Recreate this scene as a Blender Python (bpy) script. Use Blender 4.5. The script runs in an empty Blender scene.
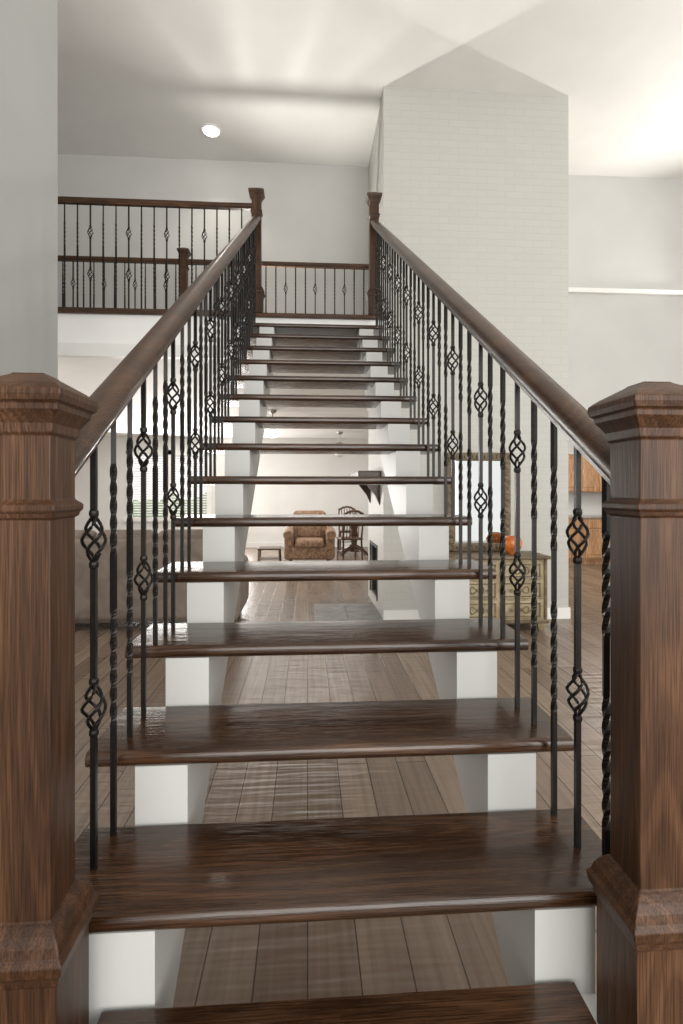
import bpy, bmesh, math, random
from mathutils import Vector, Matrix
random.seed(7)
S = bpy.context.scene
try:
    S.view_settings.view_transform = 'Standard'
    S.view_settings.look = 'None'
except Exception: pass

# ------------------------------------------------------------ materials
def new_mat(name):
    m = bpy.data.materials.new(name); m.use_nodes = True
    nt = m.node_tree; b = nt.nodes['Principled BSDF']
    return m, nt, b
def N(nt, t, **kw):
    n = nt.nodes.new(t)
    for k, v in kw.items():
        if k in n.inputs: n.inputs[k].default_value = v
        else: setattr(n, k, v)
    return n
def ramp(nt, fac, stops):
    r = nt.nodes.new('ShaderNodeValToRGB')
    while len(r.color_ramp.elements) < len(stops): r.color_ramp.elements.new(0.5)
    for e, (p, c) in zip(r.color_ramp.elements, stops):
        e.position = p; e.color = (*c, 1)
    nt.links.new(fac, r.inputs[0]); return r
def mapping(nt, scale, rot=(0,0,0)):
    tc = nt.nodes.new('ShaderNodeTexCoord'); mp = nt.nodes.new('ShaderNodeMapping')
    mp.inputs['Scale'].default_value = scale; mp.inputs['Rotation'].default_value = rot
    nt.links.new(tc.outputs['Object'], mp.inputs['Vector']); return mp
def mix(nt, a, b, fac, mode='MIX'):
    m = nt.nodes.new('ShaderNodeMix'); m.data_type = 'RGBA'; m.blend_type = mode
    if isinstance(fac, (int, float)): m.inputs[0].default_value = fac
    else: nt.links.new(fac, m.inputs[0])
    for s, i in ((a, 6), (b, 7)):
        if isinstance(s, tuple): m.inputs[i].default_value = (*s, 1)
        else: nt.links.new(s, m.inputs[i])
    return m.outputs[2]
def bump(nt, b, h, strength, dist=0.01):
    n = nt.nodes.new('ShaderNodeBump'); n.inputs['Strength'].default_value = strength
    n.inputs['Distance'].default_value = dist
    nt.links.new(h, n.inputs['Height']); nt.links.new(n.outputs[0], b.inputs['Normal'])

def paint(name, col, rough=0.6, var=0.03, bmp=0.05):
    m, nt, b = new_mat(name)
    mp = mapping(nt, (1,1,1)); n = N(nt, 'ShaderNodeTexNoise', Scale=2.0, Detail=3.0)
    nt.links.new(mp.outputs[0], n.inputs['Vector'])
    c = ramp(nt, n.outputs[0], [(0.3, tuple(x*(1-var) for x in col)), (0.7, tuple(min(1,x*(1+var)) for x in col))])
    nt.links.new(c.outputs[0], b.inputs['Base Color']); b.inputs['Roughness'].default_value = rough
    n2 = N(nt, 'ShaderNodeTexNoise', Scale=180.0, Detail=2.0); nt.links.new(mp.outputs[0], n2.inputs['Vector'])
    bump(nt, b, n2.outputs[0], bmp, 0.003)
    return m

def wood(name, axis, dark, mid, light, rough=0.3, fine=1.0, coat=0.0, spec=0.5, ripple=0.0):
    m, nt, b = new_mat(name)
    def sc(l, a): return tuple(l if i == axis else a for i in range(3))
    mp1 = mapping(nt, sc(0.8, 7)); n1 = N(nt, 'ShaderNodeTexNoise', Scale=1.5, Detail=3.0, Distortion=0.3)
    nt.links.new(mp1.outputs[0], n1.inputs['Vector'])
    mp3 = mapping(nt, sc(0.6, 5.0)); n3 = N(nt, 'ShaderNodeTexNoise', Scale=1.0, Detail=1.0, Distortion=0.15)
    nt.links.new(mp3.outputs[0], n3.inputs['Vector'])
    mul = nt.nodes.new('ShaderNodeMath'); mul.operation='MULTIPLY'; mul.inputs[1].default_value=120.0
    nt.links.new(n3.outputs[0], mul.inputs[0])
    sn = nt.nodes.new('ShaderNodeMath'); sn.operation='SINE'; nt.links.new(mul.outputs[0], sn.inputs[0])
    mp2 = mapping(nt, sc(8*fine, 420*fine)); n2 = N(nt, 'ShaderNodeTexNoise', Scale=1.0, Detail=3.0)
    nt.links.new(mp2.outputs[0], n2.inputs['Vector'])
    c1 = ramp(nt, n1.outputs[0], [(0.3, dark), (0.5, mid), (0.72, light)])
    c2 = ramp(nt, sn.outputs[0], [(0.0, (0.5,0.46,0.43)), (0.8, (1,1,1))])
    c3 = ramp(nt, n2.outputs[0], [(0.40, (0.35,0.32,0.3)), (0.56, (1,1,1))])
    x = mix(nt, c1.outputs[0], c2.outputs[0], 0.55, 'MULTIPLY')
    x = mix(nt, x, c3.outputs[0], 0.8, 'MULTIPLY')
    nt.links.new(x, b.inputs['Base Color'])
    b.inputs['Roughness'].default_value = rough
    b.inputs['Specular IOR Level'].default_value = spec
    b.inputs['Coat Weight'].default_value = coat; b.inputs['Coat Roughness'].default_value = 0.12
    if ripple:
        mr = mapping(nt, sc(6, 28)); nr = N(nt, 'ShaderNodeTexNoise', Scale=1.0, Detail=2.0)
        nt.links.new(mr.outputs[0], nr.inputs['Vector'])
        ad = nt.nodes.new('ShaderNodeMath'); ad.operation='MULTIPLY_ADD'; nt.links.new(nr.outputs[0], ad.inputs[0]); ad.inputs[1].default_value=ripple
        nt.links.new(n2.outputs[0], ad.inputs[2]); bump(nt, b, ad.outputs[0], 0.35, 0.002)
    else: bump(nt, b, n2.outputs[0], 0.25, 0.002)
    return m

D1,D2,D3 = (0.05,0.021,0.008),(0.095,0.042,0.017),(0.15,0.072,0.03)
M_newel = wood('stained_oak_vertical', 2, (0.044,0.0185,0.008), (0.082,0.037,0.0165), (0.125,0.06,0.029), 0.42, spec=0.3)
M_tread = wood('stained_oak_tread', 0, (0.031,0.0135,0.006), (0.06,0.0275,0.0125), (0.1,0.049,0.024), 0.19, coat=0.3, spec=0.42, ripple=3.0)
M_rail = wood('stained_oak_rail', 1, (0.035,0.015,0.0065), (0.07,0.031,0.014), (0.105,0.05,0.024), 0.34, coat=0.12, spec=0.36)
M_railx = wood('stained_oak_rail_cross', 0, D1, D2, D3, 0.4, spec=0.35)
M_furn = wood('table_wood', 2, (0.05,0.02,0.01), (0.11,0.05,0.025), (0.17,0.08,0.04), 0.3)
M_cab = wood('oak_cabinet', 2, (0.42,0.22,0.1), (0.55,0.31,0.15), (0.65,0.38,0.2), 0.4)
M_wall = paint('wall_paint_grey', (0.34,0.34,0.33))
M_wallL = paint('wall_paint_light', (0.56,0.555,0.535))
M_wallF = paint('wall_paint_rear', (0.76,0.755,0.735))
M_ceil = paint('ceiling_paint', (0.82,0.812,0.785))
M_ceilF = paint('ceiling_paint_rear', (0.87,0.865,0.845))
M_trim = paint('trim_white', (0.8,0.795,0.77), 0.4)
M_string = paint('stringer_paint', (0.54,0.54,0.525), 0.45)

def metal(name, col, rough=0.4, metallic=1.0):
    m, nt, b = new_mat(name)
    mp = mapping(nt, (1,1,1)); n = N(nt, 'ShaderNodeTexNoise', Scale=60.0, Detail=2.0)
    nt.links.new(mp.outputs[0], n.inputs['Vector'])
    c = ramp(nt, n.outputs[0], [(0.3, tuple(x*0.7 for x in col)), (0.7, col)])
    nt.links.new(c.outputs[0], b.inputs['Base Color'])
    b.inputs['Roughness'].default_value = rough; b.inputs['Metallic'].default_value = metallic
    return m
M_iron = metal('wrought_iron', (0.02,0.017,0.0155), 0.38, 0.7)
M_black = metal('black_firebox', (0.05,0.046,0.043), 0.7, 0.0)
M_steel = metal('brushed_nickel', (0.35,0.33,0.3), 0.35)

def floor_mat():
    m, nt, b = new_mat('floor_planks')
    mp = mapping(nt, (1,1,1), (0,0,math.pi/2))
    br = N(nt, 'ShaderNodeTexBrick', Scale=1.0)
    br.inputs['Brick Width'].default_value = 1.35; br.inputs['Row Height'].default_value = 0.155
    br.inputs['Mortar Size'].default_value = 0.0024; br.inputs['Mortar Smooth'].default_value = 0.3
    br.inputs['Color1'].default_value = (0.165,0.116,0.083,1); br.inputs['Color2'].default_value = (0.25,0.185,0.137,1)
    br.inputs['Mortar'].default_value = (0.05,0.034,0.025,1); br.offset = 0.37
    nt.links.new(mp.outputs[0], br.inputs['Vector'])
    mg = mapping(nt, (40,1.6,1)); ng = N(nt, 'ShaderNodeTexNoise', Scale=1.0, Detail=5.0, Distortion=0.4)
    nt.links.new(mg.outputs[0], ng.inputs['Vector'])
    cg = ramp(nt, ng.outputs[0], [(0.3, (0.68,0.66,0.64)), (0.62, (1.03,1.03,1.03))])
    x = mix(nt, br.outputs[0], cg.outputs[0], 0.75, 'MULTIPLY')
    nt.links.new(x, b.inputs['Base Color'])
    ms = mapping(nt, (3,26,1)); ns = N(nt, 'ShaderNodeTexNoise', Scale=1.0, Detail=1.0)
    nt.links.new(ms.outputs[0], ns.inputs['Vector'])
    mth = nt.nodes.new('ShaderNodeMath'); mth.operation = 'MULTIPLY_ADD'
    nt.links.new(br.outputs[1], mth.inputs[0]); mth.inputs[1].default_value = -1.0
    nt.links.new(ns.outputs[0], mth.inputs[2])
    bump(nt, b, mth.outputs[0], 0.8, 0.007)
    b.inputs['Roughness'].default_value = 0.26; b.inputs['Specular IOR Level'].default_value = 0.45
    return m
M_floor = floor_mat()

def brick_mat():
    m, nt, b = new_mat('painted_brick')
    tc = nt.nodes.new('ShaderNodeTexCoord'); sp = nt.nodes.new('ShaderNodeSeparateXYZ')
    nt.links.new(tc.outputs['Object'], sp.inputs[0])
    add = nt.nodes.new('ShaderNodeMath'); add.operation = 'ADD'
    nt.links.new(sp.outputs[0], add.inputs[0]); nt.links.new(sp.outputs[1], add.inputs[1])
    cb = nt.nodes.new('ShaderNodeCombineXYZ'); nt.links.new(add.outputs[0], cb.inputs[0]); nt.links.new(sp.outputs[2], cb.inputs[1])
    br = N(nt, 'ShaderNodeTexBrick', Scale=1.0)
    br.inputs['Brick Width'].default_value = 0.21; br.inputs['Row Height'].default_value = 0.076
    br.inputs['Mortar Size'].default_value = 0.006; br.inputs['Mortar Smooth'].default_value = 0.7
    br.inputs['Color1'].default_value = (0.49,0.487,0.452,1); br.inputs['Color2'].default_value = (0.505,0.5,0.465,1)
    br.inputs['Mortar'].default_value = (0.462,0.46,0.428,1)
    nt.links.new(cb.outputs[0], br.inputs['Vector']); nt.links.new(br.outputs[0], b.inputs['Base Color'])
    inv = nt.nodes.new('ShaderNodeMath'); inv.operation = 'SUBTRACT'; inv.inputs[0].default_value = 1.0
    nt.links.new(br.outputs[1], inv.inputs[1])
    bump(nt, b, inv.outputs[0], 0.22, 0.004); b.inputs['Roughness'].default_value = 0.5
    return m
M_brick = brick_mat()

def fabric(name, c1, c2, scale=12, rough=0.85):
    m, nt, b = new_mat(name)
    mp = mapping(nt, (1,1,1)); n = N(nt, 'ShaderNodeTexNoise', Scale=float(scale), Detail=4.0, Distortion=1.0)
    nt.links.new(mp.outputs[0], n.inputs['Vector'])
    c = ramp(nt, n.outputs[0], [(0.35, c1), (0.65, c2)])
    nt.links.new(c.outputs[0], b.inputs['Base Color']); b.inputs['Roughness'].default_value = rough
    bump(nt, b, n.outputs[0], 0.15, 0.01)
    return m
M_sofa = fabric('sofa_suede', (0.2,0.155,0.125), (0.27,0.22,0.18), 5)
M_chair = fabric('armchair_damask', (0.13,0.07,0.04), (0.33,0.21,0.13), 22)
M_dress = fabric('dresser_distressed', (0.24,0.185,0.1), (0.4,0.335,0.21), 8, 0.5)
M_dressd = fabric('dresser_molding', (0.09,0.062,0.03), (0.2,0.15,0.085), 10, 0.5)
M_orange = fabric('glazed_orange', (0.45,0.1,0.02), (0.7,0.22,0.05), 9, 0.25)
M_slate = fabric('hearth_slate', (0.15,0.145,0.135), (0.25,0.24,0.225), 6, 0.5)
M_counter = fabric('granite_counter', (0.12,0.1,0.09), (0.35,0.31,0.27), 60, 0.2)
m, nt, b = new_mat('mirror_glass'); b.inputs['Metallic'].default_value = 1; b.inputs['Roughness'].default_value = 0.03; b.inputs['Base Color'].default_value = (0.7,0.72,0.71,1); M_mirror = m
def emit(name, col, st):
    m, nt, b = new_mat(name); b.inputs['Emission Color'].default_value = (*col,1); b.inputs['Emission Strength'].default_value = st
    b.inputs['Base Color'].default_value = (*col,1); return m
M_bulb = emit('lamp_glow', (1.0,0.95,0.86), 14)
M_globe = emit('frosted_globe', (1.0,0.93,0.82), 1.3)
M_frost = paint('frosted_glass', (0.75,0.73,0.68), 0.3)

# ------------------------------------------------------------ geometry helpers
class G:
    def __init__(s): s.v=[]; s.f=[]; s.mi=[]
    def add(s, vs, fs, mi=0):
        o=len(s.v); s.v+= [tuple(v) for v in vs]; s.f+=[tuple(i+o for i in f) for f in fs]; s.mi+=[mi]*len(fs)
    def box(s, x0,x1,y0,y1,z0,z1, mi=0):
        s.add([(x0,y0,z0),(x1,y0,z0),(x1,y1,z0),(x0,y1,z0),(x0,y0,z1),(x1,y0,z1),(x1,y1,z1),(x0,y1,z1)],
              [(0,3,2,1),(4,5,6,7),(0,1,5,4),(1,2,6,5),(2,3,7,6),(3,0,4,7)], mi)
    def rbox(s, x0,x1,y0,y1,z0,z1, r=0.03, seg=3, mi=0, rot=None):
        bm=bmesh.new(); bmesh.ops.create_cube(bm,size=1)
        cx,cy,cz=(x0+x1)/2,(y0+y1)/2,(z0+z1)/2
        for v in bm.verts: v.co=Vector((v.co.x*(x1-x0),v.co.y*(y1-y0),v.co.z*(z1-z0)))
        bmesh.ops.bevel(bm,geom=list(bm.edges),offset=r,segments=seg,profile=0.5,affect='EDGES')
        if rot is not None: bmesh.ops.rotate(bm,verts=bm.verts,cent=(0,0,0),matrix=rot)
        bm.verts.ensure_lookup_table(); bm.verts.index_update()
        s.add([(v.co.x+cx,v.co.y+cy,v.co.z+cz) for v in bm.verts],[[v.index for v in f.verts] for f in bm.faces],mi)
        bm.free()
    def stack(s, cx, cy, prof, mi=0):
        vs=[];fs=[]
        for w,z in prof: vs+=[(cx-w,cy-w,z),(cx+w,cy-w,z),(cx+w,cy+w,z),(cx-w,cy+w,z)]
        n=len(prof)
        for i in range(n-1):
            for k in range(4):
                a=i*4+k;b2=i*4+(k+1)%4; fs.append((a,b2,b2+4,a+4))
        fs.append((3,2,1,0)); o=(n-1)*4; fs.append((o,o+1,o+2,o+3))
        s.add(vs,fs,mi)
    def lathe(s, cx, cy, prof, seg=20, mi=0):
        vs=[];fs=[]
        for r,z in prof:
            for k in range(seg):
                a=2*math.pi*k/seg; vs.append((cx+r*math.cos(a),cy+r*math.sin(a),z))
        for i in range(len(prof)-1):
            for k in range(seg):
                a=i*seg+k;b2=i*seg+(k+1)%seg; fs.append((a,b2,b2+seg,a+seg))
        fs.append(tuple(range(seg-1,-1,-1))); o=(len(prof)-1)*seg; fs.append(tuple(range(o,o+seg)))
        s.add(vs,fs,mi)
    def tube(s, pts, rad, seg=6, mi=0):
        vs=[];fs=[]; P=[Vector(p) for p in pts]; n=len(P)
        for i,p in enumerate(P):
            t=(P[min(i+1,n-1)]-P[max(i-1,0)]).normalized()
            up=Vector((0,1,0)) if abs(t.z)>0.8 else Vector((0,0,1))
            u=t.cross(up).normalized(); w=t.cross(u)
            r=rad[i] if isinstance(rad,(list,tuple)) else rad
            for k in range(seg):
                a=2*math.pi*k/seg; vs.append(p+(u*math.cos(a)+w*math.sin(a))*r)
        for i in range(n-1):
            for k in range(seg):
                a=i*seg+k;b2=i*seg+(k+1)%seg; fs.append((a,b2,b2+seg,a+seg))
        fs.append(tuple(range(seg-1,-1,-1))); o=(n-1)*seg; fs.append(tuple(range(o,o+seg)))
        s.add(vs,fs,mi)
    def extr(s, prof, axis, a0, a1, mi=0):
        def mk(p,a):
            if axis==0: return (a,p[0],p[1])
            if axis==1: return (p[0],a,p[1])
            return (p[0],p[1],a)
        n=len(prof)
        vs=[mk(p,a0) for p in prof]+[mk(p,a1) for p in prof]
        fs=[(i,(i+1)%n,(i+1)%n+n,i+n) for i in range(n)]+[tuple(range(n-1,-1,-1)),tuple(range(n,2*n))]
        s.add(vs,fs,mi)
    def obj(s, name, mats, parent=None, smooth=False):
        me=bpy.data.meshes.new(name); me.from_pydata(s.v,[],s.f); me.update()
        if not isinstance(mats,(list,tuple)): mats=[mats]
        for mm in mats: me.materials.append(mm)
        for p,i in zip(me.polygons,s.mi): p.material_index=i
        bm=bmesh.new(); bm.from_mesh(me); bmesh.ops.recalc_face_normals(bm,faces=bm.faces); bm.to_mesh(me); bm.free()
        o=bpy.data.objects.new(name,me); S.collection.objects.link(o)
        if smooth:
            try: me.shade_smooth()
            except Exception: pass
            try: me.set_sharp_from_angle(angle=math.radians(40))
            except Exception: pass
        if parent: o.parent=parent
        return o
def empty(name):
    e=bpy.data.objects.new(name,None); S.collection.objects.link(e); return e

# ------------------------------------------------------------ dimensions
CX=0.082; RUN=0.29; RISE=0.185; Y0=2.7*RUN
FL2=3.157; ZC=5.8; LOWC=2.72; YW=7.0; YFAR=13.0; YL=17.7*RUN
XL,XR,XB=-6.0,7.5,-3.2
def tread_top(n): return 0.382+RISE*n
ZR=lambda y: 1.549+0.637*(y-1.22)

# ------------------------------------------------------------ room shell
g=G(); g.box(XL,XR,XB,YFAR,-0.1,0); g.obj('floor',M_floor)
g=G(); g.box(XL,XR,XB,YW+0.15,ZC,ZC+0.1); g.obj('ceiling',M_ceil)
g=G(); g.box(XL,XR,YW+0.15,YFAR,LOWC,LOWC+0.1); g.obj('ceiling_rear_room',M_ceilF)
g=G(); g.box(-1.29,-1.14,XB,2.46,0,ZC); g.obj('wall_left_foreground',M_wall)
g=G(); g.box(-1.14,-1.125,XB,2.46,0,0.13); g.obj('baseboard_left',M_trim)
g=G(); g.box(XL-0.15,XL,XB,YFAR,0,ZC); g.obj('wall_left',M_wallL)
g=G()
g.box(XR,XR+0.15,XB,0.5,0,ZC); g.box(XR,XR+0.15,0.5,3.5,0,0.6); g.box(XR,XR+0.15,0.5,3.5,4.6,ZC); g.box(XR,XR+0.15,3.5,YFAR,0,ZC)
g.obj('wall_right',M_wallL)
g=G()
g.box(XL,0.822,YW,YW+0.15,FL2,ZC)
g.box(0.822,2.89,YW,YW+0.15,2.5,ZC)
g.box(2.89,XR,YW,YW+0.15,2.5,ZC)
g.box(2.75,3.05,YW,YW+0.15,0,2.5)
g.obj('wall_back_upper',M_wallL)
g=G(); g.box(2.9,XR,YW-0.07,YW,4.15,4.21); g.obj('trim_ledge',M_trim)
WA,WB=-4.3,-2.45
g=G()
g.box(XL,WA,YFAR,YFAR+0.15,0,LOWC); g.box(WB,XR,YFAR,YFAR+0.15,0,LOWC)
g.box(WA,WB,YFAR,YFAR+0.15,0,0.75); g.box(WA,WB,YFAR,YFAR+0.15,2.3,LOWC)
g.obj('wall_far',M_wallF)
g=G(); g.box(WB,XR,YFAR-0.02,YFAR,0,0.13); g.obj('baseboard_far',M_trim)
w=empty('window_1')
g=G(); wm=(WA+WB)/2
for x0,x1 in ((WA-0.1,WA+0.02),(wm-0.045,wm+0.045),(WB-0.02,WB+0.1)): g.box(x0,x1,YFAR-0.03,YFAR+0.05,0.66,2.4)
g.box(WA-0.1,WB+0.1,YFAR-0.03,YFAR+0.05,2.29,2.4); g.box(WA-0.15,WB+0.15,YFAR-0.08,YFAR+0.05,0.66,0.76)
g.obj('frame',M_trim,w)
g=G()
for k in range(24):
    z=0.8+k*0.063
    g.add([(WA+0.04,YFAR+0.06,z),(WB-0.04,YFAR+0.06,z),(WB-0.04,YFAR+0.1,z+0.03),(WA+0.04,YFAR+0.1,z+0.03)],[(0,1,2,3)])
g.obj('blinds',M_trim,w)
g=G()
for k in range(14):
    x=-7.5+k*0.55; h=1.1+random.random()*0.4
    g.lathe(x,YFAR+3.2+random.random()*0.4,[(0.05,-0.1),(0.42,0.2),(0.5,h*0.6),(0.36,h*0.88),(0.08,h)],9)
g.obj('garden_hedge',fabric('leaves',(0.24,0.34,0.19),(0.38,0.48,0.32),14),smooth=True)
w=empty('window_2'); g=G()
for y in (0.5,1.95,3.4): g.box(XR-0.02,XR+0.1,y,y+0.1,0.6,4.6)
for z in (0.6,2.5,4.5): g.box(XR-0.02,XR+0.1,0.5,3.5,z,z+0.1)
g.obj('frame',M_trim,w)

# upper floor slab (gallery)
g=G(); g.box(XL,0.815,YL+0.03,YW+0.15,LOWC,FL2-0.03); g.obj('floor_gallery_structure',M_ceilF)
g=G(); g.box(XL,0.815,YL+0.02,YW,FL2-0.03,FL2-0.001); g.obj('floor_gallery',M_floor)
g=G(); g.rbox(XL,0.81,YL-0.02,YL+0.025,FL2-0.04,FL2+0.002,0.012,2); g.obj('trim_gallery_nosing',M_railx)
g=G(); g.box(XL,CX-0.66,YL-0.04,YL+0.03,LOWC-0.02,LOWC+0.10); g.obj('trim_gallery_fascia',M_trim)

# chimney column
g=G(); a0,a1,b0,b1=0.822,2.89,5.6,YW
fy0,fy1,fz0,fz1=6.1,6.75,0.12,0.74
g.box(a0,a1,b0,fy0,0,ZC); g.box(a0,a1,fy1,b1,0,ZC); g.box(a0,a1,fy0,fy1,fz1,ZC); g.box(a0,a1,fy0,fy1,0,fz0); g.box(a0+0.45,a1,fy0,fy1,fz0,fz1)
g.obj('wall_chimney_brick',M_brick)
g=G(); g.box(a0-0.0,a1+0.015,b0-0.015,b0,0,0.12); g.box(a1,a1+0.015,b0,b1,0,0.12); g.obj('baseboard_chimney',M_trim)
fp=empty('fireplace')
g=G(); g.box(a0+0.02,a0+0.44,fy0,fy0+0.01,fz0,fz1); g.box(a0+0.02,a0+0.44,fy1-0.01,fy1,fz0,fz1); g.box(a0+0.43,a0+0.449,fy0,fy1,fz0,fz1); g.box(a0+0.02,a0+0.44,fy0,fy1,fz1-0.01,fz1)
g.box(a0+0.02,a0+0.44,fy0,fy1,fz0,fz0+0.01)
g.obj('firebox',M_black,fp)
g=G()
for yy in (fy0-0.02,fy1): g.box(a0-0.012,a0,yy,yy+0.02,fz0,fz1+0.02)
g.box(a0-0.012,a0,fy0-0.02,fy1+0.02,fz1,fz1+0.03); g.obj('surround_frame',M_black,fp)
g=G()
g.rbox(a0-0.26,a0,5.75,6.95,1.56,1.64,0.01,2); g.rbox(a0-0.2,a0,5.8,6.9,1.50,1.56,0.01,2)
for yy in (5.85,6.75): g.add([(a0,yy,1.5),(a0-0.16,yy,1.5),(a0-0.05,yy,1.36),(a0,yy,1.25),(a0,yy+0.08,1.5),(a0-0.16,yy+0.08,1.5),(a0-0.05,yy+0.08,1.36),(a0,yy+0.08,1.25)],[(0,1,2,3),(7,6,5,4),(0,4,5,1),(1,5,6,2),(2,6,7,3),(3,7,4,0)])
g.obj('mantel',M_rail,fp)
g=G()
for i in range(3):
    for j in range(2):
        g.box(0.08+j*0.37,0.08+j*0.37+0.365,5.2+i*0.42,5.2+i*0.42+0.415,0,0.012)
g.obj('hearth_tiles',M_slate,fp)

# ------------------------------------------------------------ stairs
st=empty('staircase')
g=G()
TH=0.039
for n in range(-1,15):
    hw=0.487 if n<1 else 0.642
    yf=Y0+n*RUN; zt=tread_top(n); yb=yf+0.286
    r=0.016; prof=[]
    for k in range(5):
        a=math.pi/2*(k/4); prof.append((yf+r-r*math.sin(a), zt-r+r*math.cos(a)))
    for k in range(5):
        a=math.pi/2*(k/4); prof.append((yf+r-r*math.cos(a), zt-TH+r-r*math.sin(a)))
    prof+=[(yb,zt-TH),(yb,zt)]
    g.extr(prof,0,CX-0.005-hw,CX-0.005+hw)
o=g.obj('treads',M_tread,st,smooth=True)
g=G()
NOSE=0.008
for x0,x1 in ((CX-0.525,CX-0.392),(CX+0.402,CX+0.535)):
    sl=RISE/RUN; und=lambda yy: (yy-(Y0+NOSE))*sl + (tread_top(-1)-TH) -0.2
    for n in range(-1,15):
        ya=Y0+n*RUN+NOSE; yb=ya+RUN; zt=tread_top(n)-TH
        g.extr([(ya,max(0,und(ya))),(ya,zt),(yb,zt),(yb,max(0,und(yb)))],0,x0,x1)
g.obj('stringers',M_string,st)

# ------------------------------------------------------------ newel posts
def newel(x,y,zb,top,base_h,w,parent):
    g=G()
    zs=zb+base_h
    pr=[(w+0.018,zb),(w+0.018,zs-0.05),(w+0.022,zs-0.047),(w+0.024,zs-0.035),(w+0.030,zs-0.025),(w+0.033,zs-0.008),(w+0.026,zs+0.002),(w+0.022,zs+0.016),(w+0.014,zs+0.03),(w+0.005,zs+0.04),(w,zs+0.044)]
    cz=top-0.262
    pr+=[(w,cz),(w+0.005,cz+0.002),(w+0.007,cz+0.01),(w+0.011,cz+0.014),(w+0.011,cz+0.024),(w+0.004,cz+0.03),(w,cz+0.034)]
    k=top-0.105
    pr+=[(w,k-0.014),(w+0.005,k-0.01),(w+0.007,k+0.006),(w+0.014,k+0.018),(w+0.021,k+0.028),(w+0.022,k+0.038),(w+0.028,k+0.042),(w+0.031,k+0.052),(w+0.030,k+0.062),(w+0.024,k+0.067),(w+0.016,k+0.073),(w*0.62,k+0.093),(w*0.55,k+0.096),(0.001,top-0.006)]
    g.stack(x,y,pr); o=g.obj('newel_post',M_newel,parent)
    bv=o.modifiers.new('b','BEVEL'); bv.width=0.002; bv.segments=2; bv.limit_method='ANGLE'; bv.angle_limit=math.radians(40)
BL,BR=CX-0.565,CX+0.567
NY=0.96
newel(BL-0.0,NY,0.0,1.637,0.65,0.048,st); newel(BR+0.005,NY,0.0,1.637,0.65,0.048,st)
newel(CX-0.582,YL+0.04,FL2,4.40,0.22,0.045,st); newel(CX+0.58,YL+0.04,FL2,4.40,0.22,0.045,st)

# ------------------------------------------------------------ balusters
def bar(g,x,y,z0,z1,twists,h=0.0062):
    zs=[(z0,0.0)]; ang=0
    for a,b in twists:
        a=max(a,z0+0.01); b=min(b,z1-0.01)
        if b-a<0.05: continue
        n=max(4,int((b-a)/0.009)); zs.append((a,ang))
        for i in range(1,n+1): zs.append((a+(b-a)*i/n, ang+ (b-a)*i/n/0.085*math.pi))
        ang=zs[-1][1]
    zs.append((z1,ang))
    vs=[];fs=[]
    r=h*math.sqrt(2)
    for z,a in zs:
        for k in range(4):
            t=a+math.pi/4+k*math.pi/2; vs.append((x+r*math.cos(t),y+r*math.sin(t),z))
    for i in range(len(zs)-1):
        for k in range(4):
            a=i*4+k;b=i*4+(k+1)%4; fs.append((a,b,b+4,a+4))
    fs.append((3,2,1,0)); o=(len(zs)-1)*4; fs.append((o,o+1,o+2,o+3))
    g.add(vs,fs)
def basket(g,x,y,zc,h=0.054,R=0.0215):
    for w in range(4):
        pts=[]
        for i in range(17):
            t=i/16; z=zc-h+2*h*t; rr=0.003+R*math.sin(math.pi*t)**1.2 if 0<t<1 else 0.003
            a=w*math.pi/2+t*math.pi*1.35
            pts.append((x+rr*math.cos(a),y+rr*math.sin(a),z))
        g.tube(pts,0.0039,6)
    for s in (-1,1):
        z=zc+s*(h+0.004)
        g.lathe(x,y,[(0.006,z-0.010),(0.0105,z-0.006),(0.0115,z),(0.0105,z+0.006),(0.006,z+0.010)],8)
def baluster(g,x,y,z0,z1,kind,b1,b2):
    if kind==0:
        zs=[b1,b2]; h=0.054; lo=z0
        for zb in sorted(zs):
            bar(g,x,y,lo,zb-h,[]); lo=zb+h
        bar(g,x,y,lo,z1,[])
        for zb in zs: basket(g,x,y,zb)
    else:
        bar(g,x,y,z0,z1,[(b2-0.17,b2+0.12),(b1-0.13,b1+0.1)])

def rail_prof(w=0.035,h=0.062):
    return [(-w*0.62,0),(w*0.62,0),(w*0.66,h*0.16),(w*0.86,h*0.26),(w,h*0.42),(w,h*0.66),(w*0.86,h*0.84),(w*0.5,h*0.97),(0,h),(-w*0.5,h*0.97),(-w*0.86,h*0.84),(-w,h*0.66),(-w,h*0.42),(-w*0.86,h*0.26),(-w*0.66,h*0.16)]
for bx,left in ((BL,True),(BR,False)):
    g=G(); ya,yb=NY+0.046,YL+0.0
    pr=rail_prof(0.037,0.078); n=len(pr); dx=-0.014 if left else 0.01
    vs=[(bx+p[0],ya,ZR(ya)+p[1]) for p in pr]+[(bx+p[0]+dx,yb,ZR(yb)+p[1]) for p in pr]
    g.add(vs,[(i,(i+1)%n,(i+1)%n+n,i+n) for i in range(n)]+[tuple(range(n-1,-1,-1)),tuple(range(n,2*n))])
    g.obj('handrail',M_rail,st,smooth=True)
    g=G(); i=0 if left else -1
    while True:
        y=1.215+i*0.121
        if y>YL-0.05: break
        nn=int(math.floor((y-Y0)/RUN)); fr=y-Y0-nn*RUN
        if fr<0.02: y+=0.02
        if fr>0.272: y-=0.018
        z0=tread_top(nn)-0.001
        if nn<1:
            y=max(y,Y0+RUN+0.022); z0=tread_top(1)
        zt=ZR(y); xx=bx+dx*(y-ya)/(yb-ya)
        baluster(g,xx,y,z0,zt+0.004,0 if i%3==0 else 1,zt-0.232,zt-0.612)
        i+=1
    g.obj('balusters',M_iron,st)

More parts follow.
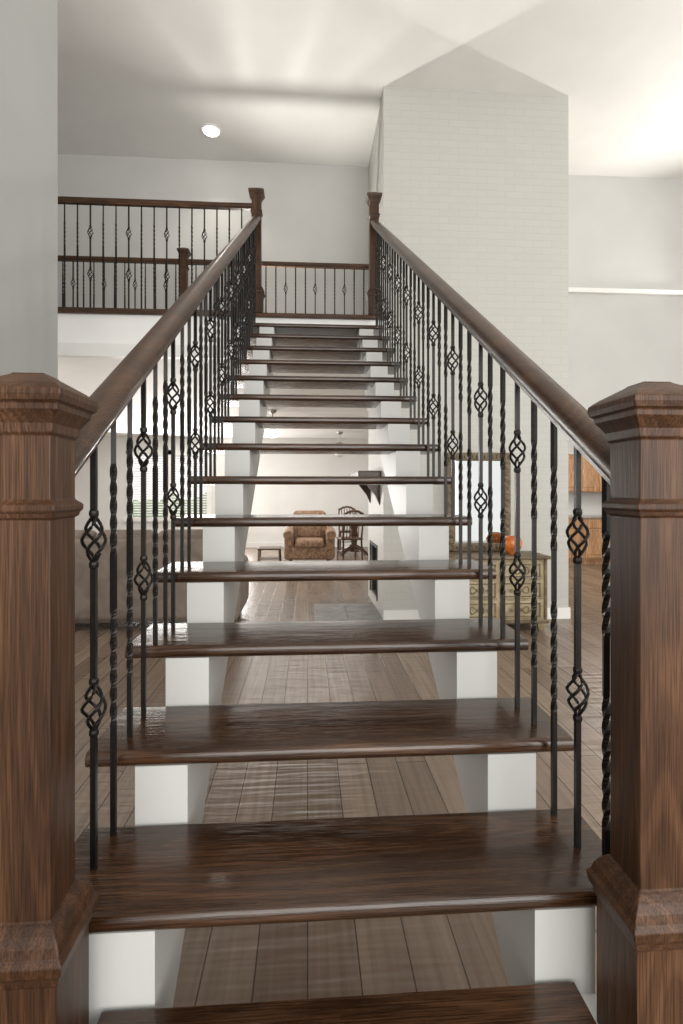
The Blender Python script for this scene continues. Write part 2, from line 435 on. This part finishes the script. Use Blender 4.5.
def gallery(x0,x1,y,z0,ztop,phase=0,post=None):
    e=empty('gallery_railing')
    g=G(); g.extr([(y+p[0],ztop-0.06+p[1]) for p in rail_prof(0.033,0.06)],0,x0,x1); 
    g.rbox(x0,x1,y-0.03,y+0.03,z0+0.004,z0+0.029,0.005,2)
    g.obj('handrail',M_railx,e)
    g=G(); x=x1-0.1; i=phase
    while x>x0+0.03:
        if post is None or abs(x-post)>0.07:
            baluster(g,x,y,z0+0.02,ztop-0.055,0 if i%3==0 else 1,z0+0.02+(ztop-z0)*0.68,z0+(ztop-z0)*0.33)
        x-=0.121; i+=1
    g.obj('balusters',M_iron,e)
    if post is not None: newel(post,y,z0+0.002,z0+1.22,0.2,0.042,e)
gallery(-5.9,CX-0.63,YL+0.06,FL2,4.255,0)
gallery(-5.9,0.80,6.45,FL2,4.235,1,-1.5)

# ------------------------------------------------------------ furniture
e=empty('sofa')
g=G()
x0,x1=-3.1,-0.72
g.rbox(x0,x1,5.45,6.35,0.06,0.42,0.05)
g.rbox(x0+0.02,x1-0.02,5.42,5.68,0.08,0.92,0.07,4)
g.rbox(x0-0.02,x0+0.24,5.45,6.38,0.08,0.66,0.09,4); g.rbox(x1-0.24,x1+0.02,5.45,6.38,0.08,0.66,0.09,4)
g.obj('frame',M_sofa,e,smooth=True)
g=G(); wd=(x1-x0-0.5)/3
for k in range(3):
    a=x0+0.25+k*wd
    g.rbox(a,a+wd-0.01,5.62,6.36,0.4,0.56,0.05,4)
    g.rbox(a,a+wd-0.01,5.55,5.82,0.5,1.0,0.09,4)
g.obj('cushions',M_sofa,e,smooth=True)
g=G()
for xx in (x0+0.1,x1-0.1):
    for yy in (5.52,6.28): g.stack(xx,yy,[(0.025,0),(0.035,0.08)])
g.obj('feet',M_furn,e)

e=empty('armchair'); ax,ay=0.04,10.1
g=G()
g.rbox(ax-0.36,ax+0.36,ay-0.4,ay+0.4,0.12,0.36,0.05)
g.rbox(ax-0.27,ax+0.27,ay-0.44,ay+0.25,0.34,0.5,0.06,4)
R=Matrix.Rotation(math.radians(-10),3,'X')
g.rbox(ax-0.34,ax+0.34,ay+0.18,ay+0.42,0.3,1.02,0.11,5,rot=R)
g.rbox(ax-0.24,ax+0.24,ay+0.1,ay+0.3,0.46,0.9,0.08,4,rot=R)
for s in (-1,1):
    g.rbox(ax+s*0.39-0.08,ax+s*0.39+0.08,ay-0.4,ay+0.36,0.12,0.56,0.05)
    pts=[(ax+s*0.4,ay-0.43+0.8*i/8,0.58+0.03*i/8) for i in range(9)]
    g.tube(pts,[0.085,0.1,0.1,0.1,0.1,0.1,0.1,0.1,0.09],14)
g.obj('upholstery',M_chair,e,smooth=True)
g=G()
for sx in (-1,1):
    for sy in (-1,1): g.lathe(ax+sx*0.36,ay+sy*0.35,[(0.02,0),(0.035,0.06),(0.025,0.09),(0.035,0.13)],10)
g.obj('feet',M_furn,e,smooth=True)

tx,ty=1.02,11.4
e=empty('dining_table'); g=G()
g.lathe(tx,ty,[(0.5,0.715),(0.53,0.725),(0.53,0.745),(0.51,0.755)],32)
g.lathe(tx,ty,[(0.16,0.08),(0.09,0.12),(0.06,0.25),(0.1,0.4),(0.07,0.55),(0.12,0.7),(0.2,0.716)],16)
for k in range(4):
    a=math.pi/4+k*math.pi/2; c,s_=math.cos(a),math.sin(a)
    g.tube([(tx+c*0.08,ty+s_*0.08,0.18),(tx+c*0.25,ty+s_*0.25,0.12),(tx+c*0.4,ty+s_*0.4,0.03)],[0.045,0.035,0.028],8)
g.obj('top_and_pedestal',M_furn,e,smooth=True)
def dchair(cx,cy,ang):
    e=empty('dining_chair'); g=G()
    g.rbox(-0.22,0.22,-0.21,0.21,0.43,0.47,0.015,2)
    for sx in (-1,1):
        g.tube([(sx*0.19,-0.18,0),(sx*0.18,-0.17,0.44)],[0.014,0.02],8)
        g.tube([(sx*0.2,0.22,0),(sx*0.19,0.19,0.45),(sx*0.2,0.24,0.75),(sx*0.19,0.27,0.98)],[0.016,0.02,0.018,0.016],8)
        g.tube([(sx*0.19,-0.18,0.2),(sx*0.195,0.2,0.2)],0.01,6)
    g.tube([(-0.19,0.0,0.2),(0.19,0.0,0.2)],0.01,6)
    g.tube([(-0.2,0.27,0.94),(-0.1,0.28,1.0),(0,0.28,1.02),(0.1,0.28,1.0),(0.2,0.27,0.94)],0.024,8)
    for k in range(-2,3): g.tube([(k*0.06,0.19,0.46),(k*0.065,0.27,0.98)],0.009,6)
    g.obj('frame',M_furn,e,smooth=True)
    e.location=(cx,cy,0); e.rotation_euler=(0,0,ang)
dchair(0.84,10.45,math.pi+0.25); dchair(1.55,10.5,math.pi-0.4); dchair(0.95,12.25,0)
e=empty('side_table'); g=G(); sx,sy=-0.72,10.0
g.rbox(sx-0.22,sx+0.22,sy-0.2,sy+0.2,0.3,0.33,0.008,2); g.box(sx-0.18,sx+0.18,sy-0.16,sy+0.16,0.12,0.135)
for a in (-1,1):
    for b_ in (-1,1): g.tube([(sx+a*0.2,sy+b_*0.18,0),(sx+a*0.19,sy+b_*0.17,0.3)],0.014,6)
g.obj('table_frame',M_furn,e)

e=empty('dresser'); dx0,dx1,dy0,dy1=1.42,2.42,5.12,5.56; dt=0.76
g=G(); g.rbox(dx0,dx1,dy0,dy1,0.09,dt-0.03,0.01,2)
for xx in (dx0+0.05,dx1-0.05):
    for yy in (dy0+0.05,dy1-0.05): g.stack(xx,yy,[(0.025,0),(0.04,0.05),(0.045,0.1)])
rows=[(0.13,0.31),(0.33,0.51),(0.53,0.7)]
for z0,z1 in rows:
    for k in range(2):
        a=dx0+0.05+k*0.46; g.rbox(a,a+0.44,dy0-0.018,dy0+0.01,z0,z1,0.012,3)
g.obj('case',M_dress,e)
g=G(); g.rbox(dx0-0.03,dx1+0.03,dy0-0.035,dy1,dt-0.035,dt,0.012,3); g.rbox(dx0-0.015,dx1+0.015,dy0-0.02,dy1,0.08,0.115,0.01,2)
for xx in (dx0,dx1-0.035): g.rbox(xx,xx+0.035,dy0-0.012,dy0+0.03,0.1,dt-0.03,0.01,2)
for z0,z1 in rows:
    for k in range(2):
        a=dx0+0.05+k*0.46
        for zz in (z0+0.02,z1-0.032): g.box(a+0.03,a+0.41,dy0-0.024,dy0-0.015,zz,zz+0.012)
        for xx in (a+0.03,a+0.40): g.box(xx,xx+0.012,dy0-0.024,dy0-0.015,z0+0.02,z1-0.02)
        for q in (0.11,0.33): g.tube([(a+q,dy0-0.015,(z0+z1)/2),(a+q,dy0-0.03,(z0+z1)/2),(a+q,dy0-0.045,(z0+z1)/2)],[0.008,0.01,0.018],10)
        # carved scroll
        zc=(z0+z1)/2
        pts=[]
        for i in range(25):
            t=i/24*math.pi*2; pts.append((a+0.22+0.07*math.sin(t),dy0-0.02,zc+0.035*math.sin(2*t)))
        g.tube(pts,0.006,5)
g.obj('molding_and_knobs',M_dressd,e)
e=empty('framed_mirror'); g=G(); mx0,mx1,mz0,mz1=1.5,2.2,dt+0.002,1.83; my=5.5
fw=0.09
for (a,b_,c,d) in ((mx0,mx1,mz0,mz0+fw),(mx0,mx1,mz1-fw,mz1),(mx0,mx0+fw,mz0+fw,mz1-fw),(mx1-fw,mx1,mz0+fw,mz1-fw)):
    g.rbox(a,b_,my,my+0.05,c,d,0.018,3)
nb=16
for k in range(nb):
    t=(k+0.5)/nb
    for zz in (mz0+0.045,mz1-0.045): g.rbox(mx0+(mx1-mx0)*t-0.016,mx0+(mx1-mx0)*t+0.016,my-0.014,my+0.01,zz-0.022,zz+0.022,0.01,2)
    for xx in (mx0+0.045,mx1-0.045): g.rbox(xx-0.022,xx+0.022,my-0.014,my+0.01,mz0+(mz1-mz0)*t-0.02,mz0+(mz1-mz0)*t+0.02,0.01,2)
g.obj('ornate_frame',M_dressd,e)
g=G(); g.box(mx0+fw-0.01,mx1-fw+0.01,my+0.02,my+0.03,mz0+fw-0.01,mz1-fw+0.01); g.obj('glass',M_mirror,e)
g=G(); g.lathe(2.12,5.28,[(0.04,dt+0.001),(0.05,dt+0.015),(0.09,dt+0.06),(0.105,dt+0.12),(0.085,dt+0.17),(0.06,dt+0.185),(0.05,dt+0.18),(0.07,dt+0.15)],20); g.obj('ceramic_vase',M_orange,smooth=True)

# kitchen cabinets
e=empty('kitchen_cabinets'); kx0,kx1=4.85,7.45; ky=9.6
g=G(); g.box(kx0,kx1,ky,ky+0.59,0.1,0.88); g.box(kx0+0.02,kx1,ky+0.06,ky+0.59,0,0.1)
g.box(kx0,kx1,ky+0.27,ky+0.59,1.38,2.12)
x=kx0+0.02
while x+0.42<kx1:
    for yy,za,zb in ((ky,0.13,0.68),(ky,0.7,0.86),(ky+0.27,1.4,2.1)):
        g.rbox(x,x+0.4,yy-0.02,yy,za,zb,0.006,2)
        if zb-za>0.3: g.rbox(x+0.07,x+0.33,yy-0.03,yy-0.015,za+0.07,zb-0.07,0.008,2)
    x+=0.42
g.obj('cabinet_boxes',M_cab,e)
g=G(); g.rbox(kx0-0.02,kx1,ky-0.03,ky+0.59,0.88,0.92,0.008,2); g.obj('countertop',M_counter,e)
g=G(); g.box(4.6,XR,ky+0.6,ky+0.72,0,LOWC); g.obj('wall_kitchen',M_wallL)
g=G(); g.box(kx0,XR,ky+0.25,ky+0.6,2.125,LOWC); g.obj('wall_kitchen_soffit',M_wallL)

# ceiling fans
def fan(x,y,zc,zm,rot,R=0.62,gm=None):
    e=empty('ceiling_fan'); g=G()
    g.lathe(x,y,[(0.07,zc),(0.06,zc-0.04),(0.012,zc-0.06),(0.012,zm+0.1),(0.05,zm+0.08),(0.11,zm+0.05),(0.12,zm-0.02),(0.07,zm-0.06),(0.05,zm-0.09)],20)
    g.obj('motor',M_steel,e,smooth=True)
    g=G()
    for k in range(5):
        a=rot+k*2*math.pi/5; c,s_=math.cos(a),math.sin(a)
        def P(u,v,z): return (x+c*u-s_*v,y+s_*u+c*v,z)
        pts=[(0.12,-0.02),(0.2,-0.05),(R,-0.07),(R+0.03,0),(R,0.07),(0.2,0.05),(0.12,0.02)]
        up=[P(u,v,zm+0.006+v*0.15) for u,v in pts]; dn=[P(u,v,zm-0.004+v*0.15) for u,v in pts]; n=len(pts)
        g.add(up+dn,[tuple(range(n)),tuple(range(2*n-1,n-1,-1))]+[(i,i+n,(i+1)%n+n,(i+1)%n) for i in range(n)])
    g.obj('blades',M_furn,e)
    g=G(); g.lathe(x,y,[(0.05,zm-0.09),(0.11,zm-0.11),(0.13,zm-0.15),(0.11,zm-0.2),(0.06,zm-0.225),(0.01,zm-0.235)],20); g.obj('globe',gm or M_globe,e,smooth=True)
fan(-0.57,8.5,LOWC,2.5,0.1); fan(0.72,11.6,LOWC,2.4,0.5,0.5,M_frost)

def down(x,y,z):
    e=empty('recessed_downlight'); g=G()
    g.lathe(x,y,[(0.095,z-0.012),(0.12,z-0.01),(0.127,z-0.002),(0.127,z-0.0005)],28); g.obj('trim_ring',M_trim,e,smooth=True)
    g=G(); g.lathe(x,y,[(0.09,z-0.018),(0.092,z-0.013)],28); g.obj('lens',M_bulb,e)
down(-1.17,6.42,ZC)

# ------------------------------------------------------------ lights
def area(name,loc,target,sx,sy,power,col=(1,0.975,0.935)):
    l=bpy.data.lights.new(name,'AREA'); l.shape='RECTANGLE'; l.size=sx; l.size_y=sy; l.energy=power; l.color=col
    o=bpy.data.objects.new(name,l); S.collection.objects.link(o); o.location=loc
    d=Vector(target)-Vector(loc); o.rotation_euler=d.to_track_quat('-Z','Y').to_euler(); return o
def spot(name,loc,target,power,ang,size=0.08,blend=1.0,col=(1,0.96,0.9)):
    sp=bpy.data.lights.new(name,'SPOT'); sp.energy=power; sp.spot_size=math.radians(ang); sp.spot_blend=blend; sp.shadow_soft_size=size; sp.color=col
    o=bpy.data.objects.new(name,sp); S.collection.objects.link(o); o.location=loc
    d=Vector(target)-Vector(loc); o.rotation_euler=d.to_track_quat('-Z','Y').to_euler()
area('front_fill_light',(1.0,-2.9,2.6),(1.0,6,3.8),6,4,350)  # added fill behind the camera; no window is modelled there
area('side_window_fill',(XR-0.1,2.0,2.7),(0,3.4,3.4),3,3.6,170)  # added fill lamp just inside the right window, out of view
area('left_fill_light',(XL+0.1,6.0,1.6),(0,7.5,2.2),2.5,2,200)  # added fill to brighten the living area; this wall has no window
area('rear_window_light',(-2.5,YFAR-0.3,1.4),(0,6,2.4),3.5,1.8,270)
area('rear_ceiling_fill',(0.5,10,LOWC-0.05),(0.5,10,0),4,3,90)  # broad unseen fill added for the rear room, not a fixture
area('kitchen_light',(5.5,8.2,2.6),(5.5,8.2,0),2,1.5,55)
spot('downlight_beam',(-1.17,6.42,ZC-0.03),(-1.17,6.42,0),45,110,col=(1,0.93,0.82),blend=0.6)
spot('gallery_wedge_spot',(-0.55,6.75,3.5),(0.8,4.2,5.8),230,115,0.06)  # added spot without a fixture, throws the chimney's shadow wedge on the ceiling
spot('right_wedge_spot',(5.6,6.75,3.9),(2.8,4.4,5.8),260,115,0.06)  # second added spot, no fixture; cuts the right edge of that ceiling shadow

w=bpy.data.worlds.new('World'); S.world=w; w.use_nodes=True
w.node_tree.nodes['Background'].inputs[0].default_value=(1.0,0.99,0.97,1); w.node_tree.nodes['Background'].inputs[1].default_value=1.2

# ------------------------------------------------------------ camera
c=bpy.data.cameras.new('cam'); c.sensor_fit='HORIZONTAL'; c.sensor_width=36; c.lens=36*520.5/683; c.shift_y=-22/683; c.clip_start=0.05
o=bpy.data.objects.new('camera',c); S.collection.objects.link(o); o.location=(0,0,1.425)
o.rotation_euler=(math.pi/2,0,-math.atan(0.0653)); S.camera=o
